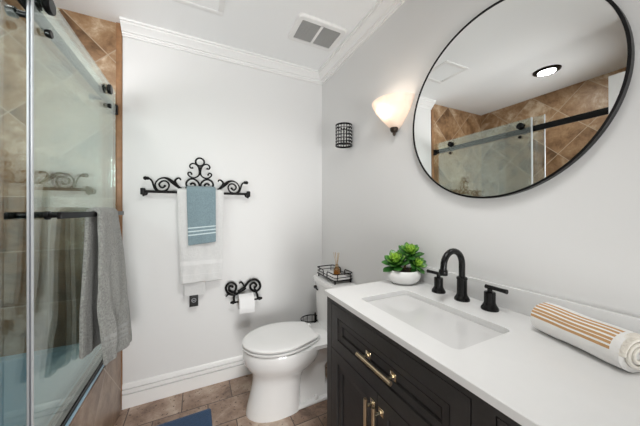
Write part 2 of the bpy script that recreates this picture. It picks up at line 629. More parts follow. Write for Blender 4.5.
# fixed panel
t = thing('fixed_glass_panel', 'fixed clear glass shower panel standing behind the black rail', 'glass panel', (-.483, 1.48, .47))
bm = NB(); box(bm, -.487, -.479, .985, YB - .003, .4805, GT + .005, .001, 1); obj('glass_pane', bm, M_glass, t)
bm = NB(); box(bm, -.488, -.478, .979, .985, .482, GT + .005, .002); obj('edge_seal', bm, M_seal, t)
for yy in (1.135, 1.80):
    bm = NB(); lathe(bm, [(0, -.535), (.015, -.535), (.016, -.533), (.016, -.515), (.010, -.513), (.010, -.469), (0, -.469)], (0, yy, 1.885), 20, 'x')
    obj('rail_stud', bm, M_black, t)
bm = NB(); box(bm, -.525, -.513, 1.095, 1.86, 1.231, 1.253, .002); bar = obj('towel_bar', bm, M_black, t)
for yy in (1.13, 1.82):
    bm = NB(); lathe(bm, [(0, -.515), (.008, -.515), (.008, -.490), (.014, -.488), (.014, -.478), (0, -.478)], (0, yy, 1.242), 16, 'x'); obj('bar_post', bm, M_black, t)

# sliding door
t = thing('sliding_glass_door', 'sliding clear glass shower door hung in front of the black rail', 'shower door', (-.449, 1.48, .481))
bm = NB(); box(bm, -.453, -.445, 1.055, 1.90, .481, GT, .001, 1); obj('glass_pane', bm, M_glass, t)
bm = NB(); box(bm, -.4545, -.4490, 1.046, 1.055, .482, GT, .001, 1); obj('edge_seal', bm, M_seal, t)
bm = NB(); box(bm, -.4489, -.4462, 1.049, 1.055, .482, GT, .0005, 1); obj('seal_groove', bm, M_sealdark, t)
bm = NB(); box(bm, -.4461, -.4415, 1.046, 1.0545, .482, GT, .001, 1); obj('edge_seal', bm, M_seal, t)
for yy in (1.125, 1.755):
    bm = NB(); lathe(bm, [(0, -.427), (.023, -.427), (.026, -.430), (.026, -.440), (.022, -.445), (0, -.445)], (0, yy, 1.926), 28, 'x')
    c = obj('roller_cap', bm, M_black, t)
    bm = NB(); lathe(bm, [(0, -.453), (.010, -.453), (.010, -.457), (.021, -.457), (.018, -.461), (.018, -.465), (.021, -.469), (0, -.469)], (0, yy, 1.9275), 28, 'x')
    obj('roller', bm, M_black, t)
    bm = NB(); lathe(bm, [(0, -.429), (.011, -.429), (.013, -.431), (.013, -.440), (.010, -.445), (0, -.445)], (0, yy, 1.835), 20, 'x')
    obj('stop_knob', bm, M_black, t)
bm = NB(); box(bm, -.407, -.395, 1.095, 1.86, 1.231, 1.253, .002); obj('towel_bar', bm, M_black, t)
for yy in (1.13, 1.84):
    bm = NB(); lathe(bm, [(0, -.405), (.008, -.405), (.008, -.432), (.014, -.436), (.014, -.446), (0, -.446)], (0, yy, 1.242), 16, 'x'); obj('bar_post', bm, M_black, t)


# ---------------------------------------------------------------- draped cloths
def drape(bm, width_axis, a0, a1, bar, out, zf, zb_, rb, th, seed, bands=(), nz=.004, nw=14, gap_flare=0.0, skew=0.0, wf=None):
    """thick cloth hung over a bar: a0..a1 along the bar, out = +1/-1 side the front falls on; bar=(normal coordinate, z)"""
    bn, bz = bar
    path = []                      # (n, z, front length parameter)
    nf = 90
    R = rb + th / 2
    for k in range(nf + 1):
        path.append((R, zf + (bz - zf) * k / nf, 'f'))
    for k in range(1, 8):
        a = PI * k / 8
        path.append((R * math.cos(a), bz + R * math.sin(a), 't'))
    nb = 24
    for k in range(nb + 1):
        path.append((-R, bz + (zb_ - bz) * k / nb, 'b'))
    m = len(path)
    rings = []
    for i in range(nw + 1):
        tt = i / nw
        edge = min(1.0, min(tt, 1 - tt) * nw / 0.8)
        thk = th * (0.55 + 0.45 * math.sqrt(edge))
        cl = []
        for j, (pn, pz, kind) in enumerate(path):
            drop = max(0.0, min(1.0, (bz - pz) / max(.01, bz - zf)))
            a = a0 + (a1 - a0) * tt
            if wf:
                a += wf(tt, drop)
            fold = nz * (0.25 + drop) * (noise.noise(Vector((a * 14, pz * 2.2, seed))) * 1.6 + .5 * noise.noise(Vector((a * 30, pz * 7, seed + 5))))
            fl = gap_flare * drop * (1 if pn > 0 else -0.4)
            zz = pz + skew * (tt - .5) * drop
            cl.append(Vector((pn + fold * (1 if kind == 'f' else .35 if kind == 'b' else .5) + fl, a, zz)))
        o_, i_ = [], []
        for j in range(m):
            tg = (cl[min(j + 1, m - 1)] - cl[max(j - 1, 0)])
            nrm = Vector((tg.z, 0, -tg.x)).normalized()
            o_.append(cl[j] + nrm * thk / 2)
            i_.append(cl[j] - nrm * thk / 2)
        # rounded hems
        e0 = cl[0] + Vector((0, 0, -thk * .45))
        e1 = cl[-1] + Vector((0, 0, -thk * .45))
        loop = o_ + [e1] + list(reversed(i_)) + [e0]
        ring = []
        for p in loop:
            if width_axis == 'x':
                ring.append(Vector((p.y, bn + out * p.x, p.z)))
            else:
                ring.append(Vector((bn + out * p.x, p.y, p.z)))
        rings.append(ring)
    lo = len(rings[0])

    def mi(i, j):
        jj = j if j < m else (2 * m + 1 - j if j > m else m - 1)
        jj = max(0, min(m - 1, jj))
        z = path[jj][1]
        for b0, b1 in bands:
            if b0 <= z <= b1:
                return 1
        return 0
    loft(bm, rings, mats=mi)
    return bm


# grey bath towel on the door bar
bm = NB()
drape(bm, 'y', 1.395, 1.65, (-.401, 1.243), 1, .565, .615, .010, .020, 3.3, bands=((.620, .630), (.645, .655), (.670, .680)), nz=.019, nw=36, gap_flare=.030, skew=-.07,
      wf=lambda u, dd: (-.03 + .15 * u) * dd ** .7)
tag(obj('bath_towel', bm, [M_grey_terry, M_grey_band]), 'grey bath towel draped over the black bar of the glass shower door', 'towel')

# ---------------------------------------------------------------- wrought iron towel rack
RX, RZ, RY = 0.015, 1.36, 1.932
t = thing('towel_rack', 'black wrought iron scrollwork towel rack on the white back wall', 'towel rack', (RX, YB, 1.378))
bm = NB(); tube(bm, [(RX - .32, RY, 1.379), (RX + .32, RY, 1.379)], .0088, 10); obj('bar', bm, M_iron, t)
for s in (-1, 1):
    bm = NB()
    box(bm, RX + s * .328 - .013, RX + s * .328 + .013, RY - .014, RY + .014, 1.358, 1.400, .005)
    tube(bm, [(RX + s * .328, RY + .01, 1.374), (RX + s * .328, YB - .006, 1.374)], .007, 10)
    lathe(bm, [(0, -.008), (.018, -.008), (.020, -.004), (.020, 0), (0, 0)], (RX + s * .328, YB, 1.374), 18, 'y')
    tube(bm, [(RX + s * .328, RY, 1.366), (RX + s * .324, RY, 1.348)], [.008, .005], 8)
    obj('wall_bracket', bm, M_iron, t)
SPIR = [(-0.091, 0.030), (-0.119, 0.045), (-0.143, 0.066), (-0.17, 0.09), (-0.193, 0.107), (-0.217, 0.111), (-0.243, 0.1), (-0.261, 0.073), (-0.259, 0.046), (-0.243, 0.027), (-0.22, 0.024), (-0.197, 0.034), (-0.185, 0.058), (-0.19, 0.08), (-0.207, 0.091), (-0.226, 0.087), (-0.24, 0.07), (-0.235, 0.053), (-0.222, 0.046), (-0.209, 0.056)]
CURL = [(-0.115, 0.042), (-0.129, 0.053), (-0.146, 0.078), (-0.15, 0.096), (-0.137, 0.112), (-0.123, 0.113), (-0.117, 0.101)]
FIN = [(-0.240, 0.020), (-0.262, 0.034), (-0.272, 0.061), (-0.278, 0.083), (-0.291, 0.101), (-0.310, 0.104)]
CS = [(0.047, 0.19), (0.056, 0.187), (0.063, 0.201), (0.052, 0.217), (0.032, 0.218), (0.012, 0.2), (0.004, 0.166), (0.009, 0.138), (0.032, 0.122), (0.054, 0.124), (0.072, 0.14), (0.072, 0.154), (0.058, 0.158), (0.052, 0.145)]
LOW = [(0.002, 0.050), (0.006, 0.081), (0.02, 0.102), (0.047, 0.114), (0.073, 0.103), (0.085, 0.078), (0.073, 0.055), (0.05, 0.051), (0.032, 0.061), (0.032, 0.078), (0.047, 0.084), (0.058, 0.077)]


def trace(bm, pts, s, r0, rfun=None, cx=RX, cz=RZ, cy=RY, sub=5):
    P = spline([(cx + s * x, cy, cz + z) for x, z in pts], sub)
    n = len(P)
    rr = [1.35 * r0 * (rfun(k / (n - 1)) if rfun else 1.0) for k in range(n)]
    tube(bm, P, rr, 8, flat=.8)


for s in (-1, 1):
    bm = NB()
    trace(bm, SPIR, -s, .0062, lambda u: .55 + 1.15 * math.exp(-((u - .14) / .09) ** 2) + .35 * u)
    trace(bm, CURL, -s, .0058, lambda u: 1.5 - .8 * u)
    trace(bm, FIN, -s, .0050)
    blob(bm, (RX + s * .315, RY, RZ + .104), .0125)
    blob(bm, (RX + s * .303, RY, RZ + .104), .011)
    blob(bm, (RX + s * .209, RY, RZ + .058), .008)
    obj('side_scroll', bm, M_iron, t)
bm = NB()
for s in (-1, 1):
    trace(bm, CS, s, .0045)
    trace(bm, LOW, s, .0058)
    blob(bm, (RX + s * .047, RY, RZ + .189), .0068)
    blob(bm, (RX + s * .052, RY, RZ + .147), .0068)
    blob(bm, (RX + s * .056, RY, RZ + .078), .0078)
tube(bm, [(RX + .027 * math.cos(2 * PI * k / 28), RY, RZ + .233 + .027 * math.sin(2 * PI * k / 28)) for k in range(28)], .0058, 8, True)
tube(bm, [(RX - .09, RY, RZ + .050), (RX, RY, RZ + .042), (RX + .09, RY, RZ + .050)], .006, 8)
tube(bm, [(RX, RY, RZ + .019), (RX, RY, RZ + .060)], .006, 8)
tube(bm, [(RX, RY, RZ + .140), (RX, RY, RZ + .206)], [.007, .004], 8)
obj('crest_scroll', bm, M_iron, t)

# white bath towel on the rack
t = thing('bath_towel', 'long white bath towel hanging on the iron rack under the blue towel', 'towel', (.02, RY, 1.40))
bm = NB()
drape(bm, 'x', -.122, .168, (RY, 1.382), -1, .772, .83, .008, .017, 8.1, bands=((.885, .91), (.815, .825)), nz=.011, nw=18, gap_flare=.008,
      wf=lambda u, dd: .020 * dd * (1 - u) - .012 * dd * u)
obj('front_drape', bm, [M_white_terry, M_white_band], t)
bm = NB()
rings = []
for k in range(9):
    z = .90 - .225 * k / 8
    yc = RY + .004 + .003 * math.sin(k)
    th = .010
    rings.append([(-.082 + .004 * k / 8, yc - th, z), (.045, yc - th, z), (.050, yc - th * .5, z), (.050, yc + th * .5, z), (.045, yc + th, z), (-.082 + .004 * k / 8, yc + th, z), (-.087, yc, z)])
loft(bm, rings)
obj('inner_fold', bm, M_white_terry, t)
bm = NB(); box(bm, -.050, .004, RY - .003, RY + .001, .597, .680, .001); tg = obj('care_tag', bm, M_tag, t); tg['label'] = 'black fabric tag'
bm = NB(); tube(bm, [(-.023 + .013 * math.cos(2 * PI * k / 20), RY - .0035, .640 + .013 * math.sin(2 * PI * k / 20)) for k in range(20)], .0022, 6, True)
box(bm, -.031, -.015, RY - .0042, RY - .0028, .638, .642)
obj('emblem', bm, M_tagmark, tg)

# blue hand towel over the white one
bm = NB()
drape(bm, 'x', -.066, .114, (RY, 1.384), -1, 1.036, 1.16, .031, .011, 2.7, bands=((1.092, 1.101), (1.115, 1.124), (1.138, 1.147)), nz=.007, nw=20, gap_flare=.015, skew=.018,
      wf=lambda u, dd: .010 * dd * (1 - u))
tag(obj('hand_towel', bm, [M_blue_terry, M_blue_band]), 'dusty blue hand towel with pale stripes hung over the white towel', 'towel')

# ---------------------------------------------------------------- toilet paper holder
PX, PZ, PY = .32, .69, 1.958
t = thing('toilet_paper_holder', 'black wrought iron scroll toilet paper holder on the back wall', 'paper holder', (PX, YB, PZ))
TPL = [(0.010, -0.022), (-0.031, -0.044), (-0.074, -0.061), (-0.116, -0.044), (-0.134, -0.004), (-0.116, 0.028), (-0.086, 0.030), (-0.062, 0.005), (-0.066, -0.028), (-0.090, -0.038), (-0.112, -0.016), (-0.104, 0.006), (-0.086, 0.0)]
TPR = [(-0.049, -0.041), (-0.006, -0.016), (0.032, 0.026), (0.071, 0.036), (0.108, 0.012), (0.117, -0.032), (0.084, -0.058), (0.050, -0.038), (0.043, -0.006), (0.069, 0.010), (0.090, -0.013), (0.074, -0.026)]
bm = NB()
trace(bm, TPL, 1, .0075, None, PX, PZ, PY)
trace(bm, TPR, 1, .0075, lambda u: 1.25 - .35 * u, PX, PZ, PY)
trace(bm, [(0.0, -0.012), (-0.012, 0.012), (-0.026, 0.028), (-0.040, 0.020)], 1, .006, None, PX, PZ, PY)
trace(bm, [(-0.11, -0.045), (-0.134, -0.067)], 1, .006, lambda u: 1.1 - .5 * u, PX, PZ, PY)
blob(bm, (PX - .088, PY, PZ + .001), .010)
blob(bm, (PX + .076, PY, PZ - .026), .010)
obj('scroll', bm, M_iron, t)
for s, x in ((-1, -.078), (1, .093)):
    bm = NB()
    tube(bm, spline([(PX + x * .85, PY, PZ - .045), (PX + x, PY - .004, PZ - .080), (PX + x, PY - .030, PZ - .098), (PX + x, PY - .064, PZ - .097)], 5), [.008] * 15 + [.007], 8)
    blob(bm, (PX + x + s * .010, PY - .045, PZ - .100), .013)
    blob(bm, (PX + x + s * .022, PY - .045, PZ - .100), .009)
    tube(bm, [(PX + x * .85, PY, PZ - .045), (PX + x * .85, YB, PZ - .045)], .007, 8)
    obj('arm', bm, M_iron, t)
bm = NB(); tube(bm, [(PX - .084, PY - .062, PZ - .096), (PX + .098, PY - .062, PZ - .096)], .006, 10); obj('spindle', bm, M_iron, t)
# the roll
t = thing('toilet_paper_roll', 'white toilet paper roll on the iron holder, end sheet hanging', 'toilet paper', (PX + .008, PY - .075, PZ - .1))
bm = NB()
RC = (0, PY - .062, PZ - .096)
lathe(bm, [(.020, -.052), (.050, -.052), (.052, -.050), (.052, .050), (.050, .052), (.020, .052), (.020, -.052)], (PX - .002, RC[1], RC[2]), 36, 'x'); obj('roll', bm, M_paper, t)
bm = NB(); lathe(bm, [(.018, -.053), (.0205, -.053), (.0205, .053), (.018, .053), (.018, -.053)], (PX - .002, RC[1], RC[2]), 24, 'x'); obj('core', bm, M_card, t)
bm = NB()
rings = []
for k in range(13):
    u = k / 12
    if u < .35:
        a = PI / 2 + (u / .35) * PI / 2
        y, z = RC[1] + .0535 * math.cos(a), RC[2] + .0535 * math.sin(a)
    else:
        q = (u - .35) / .65
        y, z = RC[1] - .0535 - .006 * math.sin(q * PI) - .003 * q, RC[2] - .066 * q
    rings.append([(PX - .054, y, z), (PX + .050, y, z - .004 * u), (PX + .050, y - .001, z - .004 * u), (PX - .054, y - .001, z)])
loft(bm, rings); obj('hanging_sheet', bm, M_paper, t)

# ---------------------------------------------------------------- toilet (points towards -x)
TY = 1.588


def oval(x0, x1, hw, z, n=40, sq=2.0, back=2.6, tw=0.0):
    """plan outline from front x0 to back x1, widest a bit behind the middle"""
    out = []
    xm = x0 + (x1 - x0) * .56
    for k in range(n):
        a = 2 * PI * k / n
        ca, sa = math.cos(a), math.sin(a)
        if ca < 0:
            e = sq
            x = xm - (xm - x0) * abs(ca) ** (2 / e)
        else:
            e = back
            x = xm + (x1 - xm) * abs(ca) ** (2 / e)
        y = hw * math.copysign(abs(sa) ** (2 / e), sa)
        out.append((x, TY + y, z))
    return out


t = thing('toilet', 'white two-piece toilet with closed lid between vanity and back wall', 'toilet', (.62, TY, 0))
bm = NB()
# bowl and front pedestal
loft(bm, [oval(.268, .600, .128, 0.0, back=4), oval(.268, .600, .128, .012, back=4), oval(.276, .600, .124, .05, back=4), oval(.297, .600, .118, .13, back=4), oval(.308, .605, .118, .19, back=4),
          oval(.308, .640, .124, .232), oval(.296, .690, .142, .262), oval(.270, .720, .166, .295), oval(.256, .735, .178, .325), oval(.250, .740, .183, .355), oval(.249, .742, .184, .385), oval(.254, .738, .180, .398), oval(.275, .720, .160, .400)])
# trapway body, deck under the tank and foot flange
loft(bm, [rrect(.55, .84, TY - .085, TY + .085, .05, 0.0), rrect(.55, .84, TY - .085, TY + .085, .05, .04), rrect(.55, .80, TY - .068, TY + .068, .045, .07), rrect(.55, .80, TY - .068, TY + .068, .045, .20),
          rrect(.55, .86, TY - .078, TY + .078, .05, .27), rrect(.60, .955, TY - .12, TY + .12, .05, .35), rrect(.62, .968, TY - .155, TY + .155, .05, .375), rrect(.62, .968, TY - .155, TY + .155, .05, .398), rrect(.63, .96, TY - .148, TY + .148, .05, .402)])
for s in (-1, 1):
    box(bm, .50, .86, TY + s * .088 - .028, TY + s * .088 + .028, 0, .022, .010, 3)
obj('bowl', bm, M_porc, t, 50)
for s in (-1, 1):
    bm = NB(); lathe(bm, [(.017, .020), (.016, .034), (.010, .043), (0, .045)], (.70, TY + s * .092, 0), 18); obj('bolt_cap', bm, M_seat, t)


def seat_outline(x0, x1, hw, z, inset=0.0):
    x0, x1, hw = x0 + inset, x1 - inset, hw - inset
    xm, bw = x0 + .235, .118 - inset
    half = []
    for k in range(15):                               # rounded front up to the widest point
        a = PI / 2 * k / 14
        half.append((xm - (xm - x0) * math.cos(a), hw * math.sin(a)))
    for k in range(1, 9):                             # tapering sides to the squared back edge
        q = k / 8
        half.append((xm + (x1 - .012 - xm) * q, hw - (hw - bw - .004) * q ** 1.7))
    half += [(x1 - .003, bw - .004), (x1, bw - .016)]
    return [(x, TY + y, z) for x, y in half] + [(x, TY - y, z) for x, y in reversed(half[1:])]


bm = NB()
loft(bm, [seat_outline(.247, .712, .186, .4075, .045), seat_outline(.247, .712, .186, .4085, .002), seat_outline(.247, .712, .186, .417), seat_outline(.247, .712, .186, .420, .004)])
obj('seat', bm, M_seat, t, 40)
bm = NB()
loft(bm, [seat_outline(.246, .710, .187, .4295, .045), seat_outline(.246, .710, .187, .4310, .002), seat_outline(.246, .710, .187, .440), seat_outline(.246, .710, .187, .445, .005), seat_outline(.246, .710, .187, .4475, .016), seat_outline(.246, .710, .187, .450, .07)])
obj('lid', bm, M_seat, t, 50)
for s in (-1, 1):
    bm = NB()
    box(bm, .690, .735, TY + s * .075 - .020, TY + s * .075 + .020, .401, .440, .010, 3)
    obj('hinge', bm, M_seat, t)


def tank_ring(x0, x1, hw, z, bow):
    out = []
    n = 16
    r = .035
    for k in range(n + 1):                     # bowed front from +y to -y
        q = -1 + 2 * k / n
        y = TY - q * (hw - r * .4)
        x = x0 + bow * q * q + r * max(0, abs(q) - .9) * 6
        out.append((x, y, z))
    out += [(x1 - r, TY - hw, z), (x1, TY - hw + r, z), (x1, TY + hw - r, z), (x1 - r, TY + hw, z)]
    return out


bm = NB()
loft(bm, [tank_ring(.825, .955, .185, .385, .012), tank_ring(.818, .965, .195, .42, .014), tank_ring(.808, .972, .208, .60, .016), tank_ring(.805, .974, .212, .715, .016)])
obj('tank', bm, M_porc, t, 40)
bm = NB()
loft(bm, [tank_ring(.800, .978, .216, .716, .016), tank_ring(.793, .980, .222, .722, .016), tank_ring(.793, .980, .222, .742, .016), tank_ring(.797, .978, .218, .749, .016), tank_ring(.812, .968, .205, .7505, .012)])
obj('tank_lid', bm, M_porc, t, 40)
bm = NB()
lathe(bm, [(0, -.016), (.011, -.016), (.012, -.012), (.012, 0), (0, 0)], (.814, 1.735, .675), 16, 'x')
tube(bm, [(.803, 1.735, .675), (.800, 1.71, .672), (.800, 1.685, .668)], [.007, .006, .006], 8)
lv = obj('flush_lever', bm, M_black, t); lv['label'] = 'black flush lever'

# wire tray on the tank
t = thing('wire_tray', 'small black wire tray with pale base sitting on the toilet tank', 'tray', (.905, 1.635, .7505))
ax0, ax1, ay0, ay1 = .833, .980, 1.480, 1.765
zb = .776
bm = NB(); loft(bm, [rrect(ax0 + .004, ax1 - .004, ay0 + .004, ay1 - .004, .02, zb - .004), rrect(ax0 + .004, ax1 - .004, ay0 + .004, ay1 - .004, .02, zb + .004)]); obj('base', bm, M_marble, t)
bm = NB(); tube(bm, rrect(ax0, ax1, ay0, ay1, .022, zb, 5), .0042, 8, True); obj('bottom_rim', bm, M_black, t)
bm = NB()
# top rail broken by a dip at the middle of each long side
zt = .820


def half_rail(ya, yb, cap_end):
    return None


mid = (ay0 + ay1) / 2
for sgn in (1, -1):
    yo = ay1 if sgn > 0 else ay0
    r = .022
    pts = [(ax0, mid + sgn * .028, zb + .006), (ax0, mid + sgn * .030, zt - .008), (ax0, mid + sgn * .038, zt), (ax0, yo - sgn * r, zt)]
    pts += [(ax0 + r - r * math.cos(a), yo - sgn * r + sgn * r * math.sin(a), zt) for a in (PI / 6, PI / 3)]
    pts += [(ax0 + r, yo, zt), (ax1 - r, yo, zt)]
    pts += [(ax1 - r + r * math.sin(a), yo - sgn * r + sgn * r * math.cos(a), zt) for a in (PI / 6, PI / 3)]
    pts += [(ax1, yo - sgn * r, zt), (ax1, mid + sgn * .038, zt), (ax1, mid + sgn * .030, zt - .008), (ax1, mid + sgn * .028, zb + .006)]
    tube(bm, pts, .0040, 8)
    p2 = [(x, y, z - .022 if z > zb + .02 else z) for x, y, z in pts]
    for q in (ax0 + r, ax1 - r):
        tube(bm, [(q, yo, zb), (q, yo, zt)], .003, 6)
tube(bm, rrect(ax0, ax1, ay0, ay1, .022, zb + .020, 5), .0028, 8, True)
obj('rail', bm, M_black, t)
for px, py in ((ax0 + .01, ay0 + .015), (ax0 + .01, ay1 - .015), (ax1 - .01, ay0 + .015), (ax1 - .01, ay1 - .015)):
    bm = NB(); lathe(bm, [(0, .7505), (.005, .7505), (.0045, .773), (0, .773)], (px, py, 0), 10); obj('foot', bm, M_black, t)

# reed diffuser
t = thing('reed_diffuser', 'amber glass reed diffuser bottle with pale reeds on the wire tray', 'diffuser', (.935, 1.645, .780))
dx, dy, dz = .930, 1.622, .7803
bm = NB(); lathe(bm, [(0, 0), (.024, 0), (.026, .003), (.024, .040), (.014, .056), (.011, .062), (.011, .074), (.009, .074), (.009, .062), (.012, .055), (.022, .040), (.023, .004), (0, .004)], (dx, dy, dz), 28); obj('bottle', bm, M_amber, t)
bm = NB(); lathe(bm, [(0, .0045), (.0225, .0045), (.0215, .034), (0, .034)], (dx, dy, dz), 24); obj('oil', bm, pmat('diffuser_oil', (.50, .34, .16), .15), t)
bm = NB(); lathe(bm, [(.0115, .060), (.0135, .061), (.0135, .072), (.0115, .073), (.0115, .060)], (dx, dy, dz), 20); obj('collar', bm, M_brass, t)
for k in range(6):
    a = 2 * PI * k / 6 + .4
    rr = .018 + .012 * random.random()
    bm = NB(); tube(bm, [(dx - .006 * math.cos(a), dy - .006 * math.sin(a), dz + .02), (dx + rr * math.cos(a), dy + rr * math.sin(a), dz + .160 + .012 * random.random())], .0014, 6); obj('reed', bm, M_reed, t)

# black wire stand and brush behind the toilet
t = thing('wire_basket', 'black wire basket with a hooped rim on the floor behind the toilet', 'basket', (.835, 1.885, 0))
bx, by, brr = .832, 1.885, .080
for z, r in ((.372, .0045), (.20, .003), (.0045, .0042)):
    bm = NB(); tube(bm, [(bx + brr * math.cos(2 * PI * k / 28), by + brr * .8 * math.sin(2 * PI * k / 28), z) for k in range(28)], r, 8, True)
    obj('hoop', bm, M_black, t)
bm = NB()
for k in range(12):
    a = 2 * PI * k / 12
    tube(bm, [(bx + brr * math.cos(a), by + brr * .8 * math.sin(a), .004), (bx + brr * math.cos(a), by + brr * .8 * math.sin(a), .372)], .0022, 6)
obj('wire_side', bm, M_black, t)
t = thing('toilet_brush', 'black toilet brush with thin upright handle standing in the wire basket', 'toilet brush', (.872, 1.878, 0))
bm = NB(); lathe(bm, [(0, .001), (.031, .001), (.033, .01), (.033, .295), (.029, .298), (0, .298)], (.872, 1.878, 0), 28); obj('holder', bm, M_black, t)
bm = NB(); lathe(bm, [(0, .2985), (.032, .2985), (.030, .306), (.012, .326), (.0075, .342), (.007, .405), (.005, .415), (0, .416)], (.872, 1.878, 0), 20); obj('handle', bm, M_black, t)

# ---------------------------------------------------------------- vanity
FX = .503                      # cabinet face
CT = .915                      # counter top height
VY0, VY1 = -.115, .961
t = thing('vanity_cabinet', 'dark espresso wood bathroom vanity cabinet under the white counter', 'cabinet', (.74, .42, 0))
bm = NB()
# carcass: face frame built from stiles and rails, sides, bottom, toe kick
S1 = (.325, .923)              # sink bay
S2 = (-.075, .279)             # drawer bay
for y0, y1 in ((VY0, S2[0]), (S2[1], S1[0]), (S1[1], VY1)):
    box(bm, FX, FX + .022, y0, y1, .10, CT - .0205)
for y0, y1 in (S1, S2):
    box(bm, FX, FX + .022, y0, y1, .874, CT - .0205)
    box(bm, FX, FX + .022, y0, y1, .10, .125)
box(bm, FX + .022, XW - .003, VY1 - .018, VY1, .10, CT - .0205)
box(bm, FX + .022, XW - .003, VY0, VY0 + .018, .10, CT - .0205)
box(bm, FX + .022, XW - .003, VY0 + .018, VY1 - .018, .10, .118)
box(bm, FX + .075, XW - .01, VY0 + .02, VY1 - .02, .002, .10)
box(bm, FX + .0225, FX + .026, VY0 + .018, VY1 - .018, .12, CT - .022)
obj('carcass', bm, M_cab, t)


def shaker(bm, y0, y1, z0, z1, fr=.045, bev=.031, dep=.011):
    """flat frame stepping down a moulded bevel to a recessed panel, front face at FX"""
    x = FX - .0005
    B = FX + .021
    rect = lambda i, xx: [(xx, y0 + i, z0 + i), (xx, y1 - i, z0 + i), (xx, y1 - i, z1 - i), (xx, y0 + i, z1 - i)]
    loft(bm, [rect(0, B), rect(0, x), rect(fr, x), rect(fr + .0005, x + .011), rect(fr + .0045, x + .011), rect(fr + .005, x + .004), rect(fr + bev - .006, x + .006), rect(fr + bev - .0055, x + .016), rect(fr + bev, x + .016), rect(fr + bev + .0005, x + dep)])


G = .0032


def door_pull(parent, p0, p1, name='handle'):
    p0, p1 = Vector(p0), Vector(p1)
    d = (p1 - p0)
    q0, q1 = p0 + d * .14, p0 + d * .86
    bm = NB(); tube(bm, [p0, p1], .0058, 14); h = obj(name, bm, M_brass, parent)
    h['label'] = 'brushed brass bar handle'
    for q in (q0, q1):
        bm = NB()
        box(bm, FX - .004, FX - .0006, q.y - .0115, q.y + .0115, q.z - .0115, q.z + .0115, .001)
        tube(bm, [(FX - .002, q.y, q.z), (q.x, q.y, q.z)], .0052, 12)
        obj('post', bm, M_gold, h)


DX = FX - .032
# wide drawer over the doors
bm = NB(); shaker(bm, S1[0] + G, S1[1] - G, .693, .8725)
dr = obj('drawer', bm, M_cab, t, 20); door_pull(dr, (DX, .528, .787), (DX, .690, .787))
ym = .6235
bm = NB(); shaker(bm, ym + G / 2, S1[1] - G, .127, .6895)
dr = obj('door', bm, M_cab, t, 20); door_pull(dr, (DX, ym + .020, .500), (DX, ym + .020, .670))
bm = NB(); shaker(bm, S1[0] + G, ym - G / 2, .127, .6895)
dr = obj('door', bm, M_cab, t, 20); door_pull(dr, (DX, ym - .020, .500), (DX, ym - .020, .670))
for z0, z1 in ((.693, .8725), (.41, .6895), (.127, .4065)):
    bm = NB(); shaker(bm, S2[0] + G, S2[1] - G, z0, z1)
    dr = obj('drawer', bm, M_cab, t, 20)
    zc = (z0 + z1) / 2 if z1 > .7 else z1 - .09
    door_pull(dr, (DX, .02, zc), (DX, .19, zc))

# countertop with a sink cut-out
t = thing('countertop', 'white quartz countertop slab on the dark vanity cabinet', 'countertop', (.74, .42, CT - .02))
cx0, cx1, cy0, cy1 = .492, XW - .0005, -.125, .968
sx0, sx1, sy0, sy1, sr = .572, .812, .405, .816, .022
NSEG = 6


def outer_ring(z, i=0.0):
    """outer rectangle sampled to match the sink outline point for point"""
    inn = rrect(sx0, sx1, sy0, sy1, sr, z, NSEG)
    mx, my = (sx0 + sx1) / 2, (sy0 + sy1) / 2
    out = []
    a, b, c, d = cx0 + i, cx1 - i, cy0 + i, cy1 - i
    q = NSEG + 1
    for k, (x, y, _) in enumerate(inn):
        cor = k // q
        first = (k % q) < q / 2
        if cor == 0:
            p = (b, y, z) if k % q < NSEG / 2 else ((b, d, z) if k % q == NSEG / 2 else (x, d, z))
        elif cor == 1:
            p = (x, d, z) if k % q < NSEG / 2 else ((a, d, z) if k % q == NSEG / 2 else (a, y, z))
        elif cor == 2:
            p = (a, y, z) if k % q < NSEG / 2 else ((a, c, z) if k % q == NSEG / 2 else (x, c, z))
        else:
            p = (x, c, z) if k % q < NSEG / 2 else ((b, c, z) if k % q == NSEG / 2 else (b, y, z))
        out.append(p)
    return out


bm = NB()
Z0 = CT - .020
rr_ = [rrect(sx0, sx1, sy0, sy1, sr, Z0, NSEG), outer_ring(Z0, .001), outer_ring(Z0 + .001), outer_ring(CT - .0015), outer_ring(CT, .0015),
       rrect(sx0 - .001, sx1 + .001, sy0 - .001, sy1 + .001, sr, CT, NSEG), rrect(sx0, sx1, sy0, sy1, sr, CT - .001, NSEG), rrect(sx0, sx1, sy0, sy1, sr, Z0, NSEG)]
loft(bm, rr_, False, False)
bmesh.ops.remove_doubles(bm, verts=bm.verts[:], dist=1e-6)
obj('slab', bm, M_quartz, t, 30)
bm = NB(); box(bm, XW - .020, XW - .0005, cy0, cy1, CT + .0002, CT + .078, .0015); tag(obj('backsplash', bm, M_quartz), 'low white quartz backsplash strip along the wall behind the faucet', 'backsplash')

# undermount sink
t = thing('sink', 'white rectangular undermount sink basin in the quartz counter', 'sink', (.69, .61, CT - .16))
bm = NB()
e = .006
loft(bm, [rrect(sx0 - .02, sx1 + .02, sy0 - .02, sy1 + .02, .03, Z0 - .0005), rrect(sx0 - e, sx1 + e, sy0 - e, sy1 + e, sr + .004, Z0 - .0005), rrect(sx0 - e + .002, sx1 + e - .002, sy0 - e + .002, sy1 + e - .002, sr + .004, Z0 - .006),
          rrect(sx0 + .010, sx1 - .004, sy0 + .012, sy1 - .012, .030, CT - .11), rrect(sx0 + .022, sx1 - .018, sy0 + .026, sy1 - .026, .035, CT - .138), rrect(sx0 + .045, sx1 - .04, sy0 + .055, sy1 - .055, .035, CT - .146), rrect(sx0 + .10, sx1 - .09, sy0 + .17, sy1 - .17, .02, CT - .150)])
